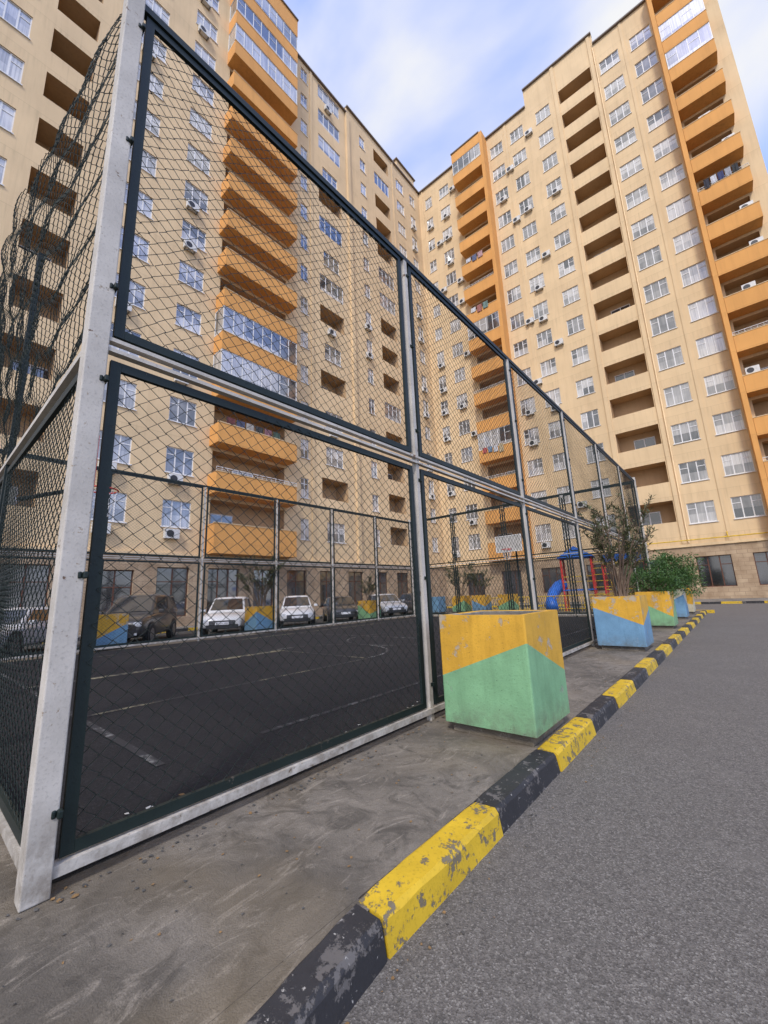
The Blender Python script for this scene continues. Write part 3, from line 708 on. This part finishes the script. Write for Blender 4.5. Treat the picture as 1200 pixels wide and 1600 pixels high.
# ---------------------------------------------------------------- cars
M_tyre=m_simple('tyre_rubber',(.02,.02,.02),.85); M_rim=m_simple('alloy_rim',(.35,.35,.36),.35,.8); M_lamp=m_simple('headlamp_lens',(.50,.52,.54),.15); M_plate=m_simple('number_plate',(.75,.75,.75),.5,0,.05)
def m_car(name,c):
    t=NT(name); n=t.noise(3); t.done(t.mix(t.ramp(n,.3,.7),sc(c,.9),sc(c,1.08)),.35,spec=.5); t.b.inputs['Coat Weight'].default_value=.8; t.b.inputs['Coat Roughness'].default_value=.08; return t.mat
def car(x,y,rz,color,label,L=4.6,Wd=1.84,H=1.75,hood=1.05,suv=True,plate=None):
    r=empty('parked_car',(x,y,-.004),rz,label=label,category='car',group='cars parked beside the court')
    hw=Wd/2; m=m_car('car_paint_'+str(len(bpy.data.materials)),color)
    st=[(-.5,.55,hood-.10,.80),(-.488,.38,hood-.03,.90),(-.42,.30,hood,.97),(-.2,.28,hood,1),(.05,.28,hood,1),(.20,.28,hood-.01,1),(.34,.28,hood-.06,.985),(.43,.30,hood-.12,.95),(.478,.34,hood-.22,.86),(.497,.42,hood-.36,.76)]
    b=MB(); rings=[]
    for (fx,zb,zs_,k) in st:
        w=hw*k; X=fx*L; ring=[]
        for (a,zz) in ((.90,zb),(.985,zb+.10),(1,zb+(zs_-zb)*.5),(.985,zs_-.10),(.93,zs_-.02),(.5,zs_+.025)): ring.append((X,w*a,zz))
        ring+= [(p[0],-p[1],p[2]) for p in reversed(ring)]; rings.append(ring)
    n0=len(b.v)
    for ring in rings: b.v+=ring
    nr=len(rings[0])
    for i in range(len(rings)-1):
        for j in range(nr):
            j2=(j+1)%nr; b.f.append((n0+i*nr+j,n0+i*nr+j2,n0+(i+1)*nr+j2,n0+(i+1)*nr+j)); b.m.append(0)
    b.f.append(tuple(n0+j for j in range(nr))); b.m.append(0); b.f.append(tuple(n0+(len(rings)-1)*nr+j for j in range(nr))); b.m.append(0)
    me=b.mesh('body',[m],True); o=obj('body',me,r); sm=o.modifiers.new('s','SUBSURF'); sm.levels=1; sm.render_levels=2
    xr0=-.485 if suv else -.45; xr1=-.42 if suv else -.30; xf0=.235; xf1=.06
    b=MB(); zb=hood-.04; zt=H-.06
    secs=[]
    for (fx,z,wk) in ((0,zb,.93),(0,zt,.76),(0,H,.62)):
        f=(z-zb)/(zt-zb); f=min(f,1); xa=(xr0+(xr1-xr0)*f)*L; xb=(xf0+(xf1-xf0)*f)*L
        if z==H: xa+=.10; xb-=.16
        k=hw*wk; secs.append([(xa,-k,z),(xa+(xb-xa)*.5,-k*1.01,z+(0.01 if z==H else 0)),(xb,-k*.93,z),(xb+.04*(z<H),0,z+.01),(xb,k*.93,z),(xa+(xb-xa)*.5,k*1.01,z+(0.01 if z==H else 0)),(xa,k,z),(xa-.03,0,z)])
    n0=len(b.v)
    for s_ in secs: b.v+=s_
    for i in range(2):
        for j in range(8): b.f.append((n0+i*8+j,n0+i*8+(j+1)%8,n0+(i+1)*8+(j+1)%8,n0+(i+1)*8+j)); b.m.append(0)
    b.f.append(tuple(n0+16+j for j in range(8))); b.m.append(0)
    o=obj('cabin',b.mesh('cabin',[m],True),r); bevel(o,.05,3)
    def P(fs,j0,j1,t,z):
        A=Vector(secs[0][j0]).lerp(Vector(secs[0][j1]),t); B=Vector(secs[1][j0]).lerp(Vector(secs[1][j1]),t); return A.lerp(B,z)
    b=MB(); e=.012
    def pane(j0,j1,t0,t1,z0,z1,nrm):
        q=[P(0,j0,j1,t0,z0),P(0,j0,j1,t1,z0),P(0,j0,j1,t1,z1),P(0,j0,j1,t0,z1)]; b.quad(*[tuple(v+Vector(nrm)*e) for v in q])
    for s_,(ja,jb,jc) in ((-1,(0,1,2)),(1,(6,5,4))):
        nn=(0,s_,.25); pane(ja,jb,.10,.46,.22,.93,nn); pane(ja,jb,.54,.97,.22,.93,nn); pane(jb,jc,.06,.86,.22,.93,nn)
    pane(2,3,.10,1.,.16,.95,(1,0,.5)); pane(3,4,0,.90,.16,.95,(1,0,.5)); pane(7,0,0,.85,.3,.9,(-1,0,.1)); pane(6,7,.15,1,.3,.9,(-1,0,.1))
    obj('windows',b.mesh('windows',[M_carglass]),r)
    F=L*.497
    b=MB(); b.box(F-.10,F+.012,-.50,.50,hood-.50,hood-.34); 
    for z in (hood-.46,hood-.41): b.box(F+.013,F+.020,-.48,.48,z,z+.012,1)
    b.box(F-.12,F+.01,-.62,.62,.36,.50); obj('grille',b.mesh('grille',[M_dark,M_rim]),r)
    for s_ in (-1,1):
        b=MB(); y0,y1=sorted((s_*hw*.60,s_*hw*.86)); b.box(F-.26,F-.035,y0,y1,hood-.44,hood-.27); o=obj('headlight',b.mesh('headlight',[M_lamp]),r); bevel(o,.04,3)
        b=MB(); b.box(-.08,.08,0,.18,0,.13); o=obj('mirror',b.mesh('mirror',[m]),r,(L*.17,(hw if s_>0 else -hw-.18),hood+.0)); bevel(o,.03,3)
        b=MB(); b.box(F-.16,F-.03,s_*hw*.66-.09,s_*hw*.66+.09,.42,.50); obj('fog_lamp',b.mesh('fog_lamp',[M_lamp]),r)
    b=MB(); b.box(F+.021,F+.03,-.26,.26,.50,.61); pl=obj('number_plate',b.mesh('number_plate',[M_plate]),r)
    if plate:
        cu=bpy.data.curves.new('t','FONT'); cu.body=plate; cu.size=.10; cu.align_x='CENTER'; to=bpy.data.objects.new('t',cu); COL.objects.link(to)
        bpy.context.view_layer.update(); tm=bpy.data.meshes.new_from_object(to); bpy.data.objects.remove(to); tm.materials.clear(); tm.materials.append(M_dark)
        obj('lettering',tm,pl,(F+.032,0,.52),(math.pi/2,0,math.pi/2))
    rw=.37 if suv else .32
    ty=MB(); n=28
    ty.tube([(0,-.11,0),(0,-.09,0),(0,.09,0),(0,.11,0)],[rw*.94,rw,rw,rw*.94],n)
    tym=ty.mesh('tyre',[M_tyre],True)
    rm=MB(); rm.tube([(0,-.113,0),(0,.113,0)],rw*.62,n,0)
    for s_ in (-1,1):
        for i in range(5):
            a=i*1.2566; c,s2=math.cos(a),math.sin(a); rm.poly([(rw*.12*c-.05*s2,s_*.116,rw*.12*s2+.05*c),(rw*.55*c-.07*s2,s_*.116,rw*.55*s2+.07*c),(rw*.58*math.cos(a+.45),s_*.116,rw*.58*math.sin(a+.45)),(rw*.12*math.cos(a+.9),s_*.116,rw*.12*math.sin(a+.9))],1)
    rmm=rm.mesh('rim',[M_rim,M_dark])
    for fx in (-.30,.31):
        for s_ in (-1,1):
            w=empty('wheel',(fx*L,s_*(hw-.10),rw)); w.parent=r; obj('tyre',tym,w); obj('rim',rmm,w)
            b=MB(); b.tube([(0,-.006,0),(0,.006,0)],rw+.06,28); o=obj('wheel_arch',b.mesh('wheel_arch',[M_dark]),r,(fx*L,s_*(hw-.004),rw+.02))
    return r
A=math.radians
car(-18.0,6.1,A(-36),(.030,.030,.032),'dark grey off-road car parked nose towards the court',4.8,1.88,1.82,1.12,True,'90-GN-905')
car(-18.0,9.9,A(-36),(.60,.60,.59),'white crossover car parked beside a dark one',4.4,1.80,1.62,1.0,True,'10-NX-446')
car(-18.0,13.7,A(-36),(.60,.60,.59),'white compact car parked facing the court',4.1,1.76,1.58,1.0,True)
car(-18.0,16.9,A(-36),(.03,.032,.036),'black saloon car parked facing the court',4.5,1.8,1.46,.95,False)
car(-18.0,21.0,A(-30),(.40,.41,.42),'silver hatchback parked beside the building',4.1,1.76,1.5,.97,True)
car(-18.0,24.6,A(-30),(.05,.05,.06),'dark car parked far along the building',4.3,1.76,1.5,.97,False)
car(-18.2,2.4,A(-36),(.45,.45,.45),'silver car parked behind the cage end',4.3,1.76,1.5,.97,True)
# ---------------------------------------------------------------- litter
random.seed(11); b=MB()
def flake(x,y,z,s,m):
    a=random.uniform(0,6.28); n=random.randint(4,6); h=[(x+s*random.uniform(.5,1)*math.cos(a+6.28*i/n),y+s*random.uniform(.5,1)*math.sin(a+6.28*i/n),z+random.uniform(0,.006)) for i in range(n)]; b.poly(h,m)
for i in range(900): flake(X0-.09-abs(random.gauss(0,.14)),random.uniform(.7,8),.141,random.uniform(.006,.028),random.choice([0,0,1,2]))
for i in range(350): flake(random.uniform(-2.56,-1.5),random.uniform(.2,9),.130,random.uniform(.004,.012),random.choice([1,2,2]))
for i in range(160): flake(X0+.05+abs(random.gauss(0,.05)),random.uniform(.5,6),.131,random.uniform(.006,.02),random.choice([1,2,2]))
for i in range(260): flake(-1.23+abs(random.gauss(0,.07)),random.uniform(.2,12),.003,random.uniform(.004,.012),random.choice([1,2,2]))
obj('litter',b.mesh('litter',[m_simple('pale_chips',(.55,.54,.5),.8),m_simple('dry_leaf',(.22,.13,.05),.8),m_simple('grit',(.08,.075,.065),.9)]),kind='stuff')
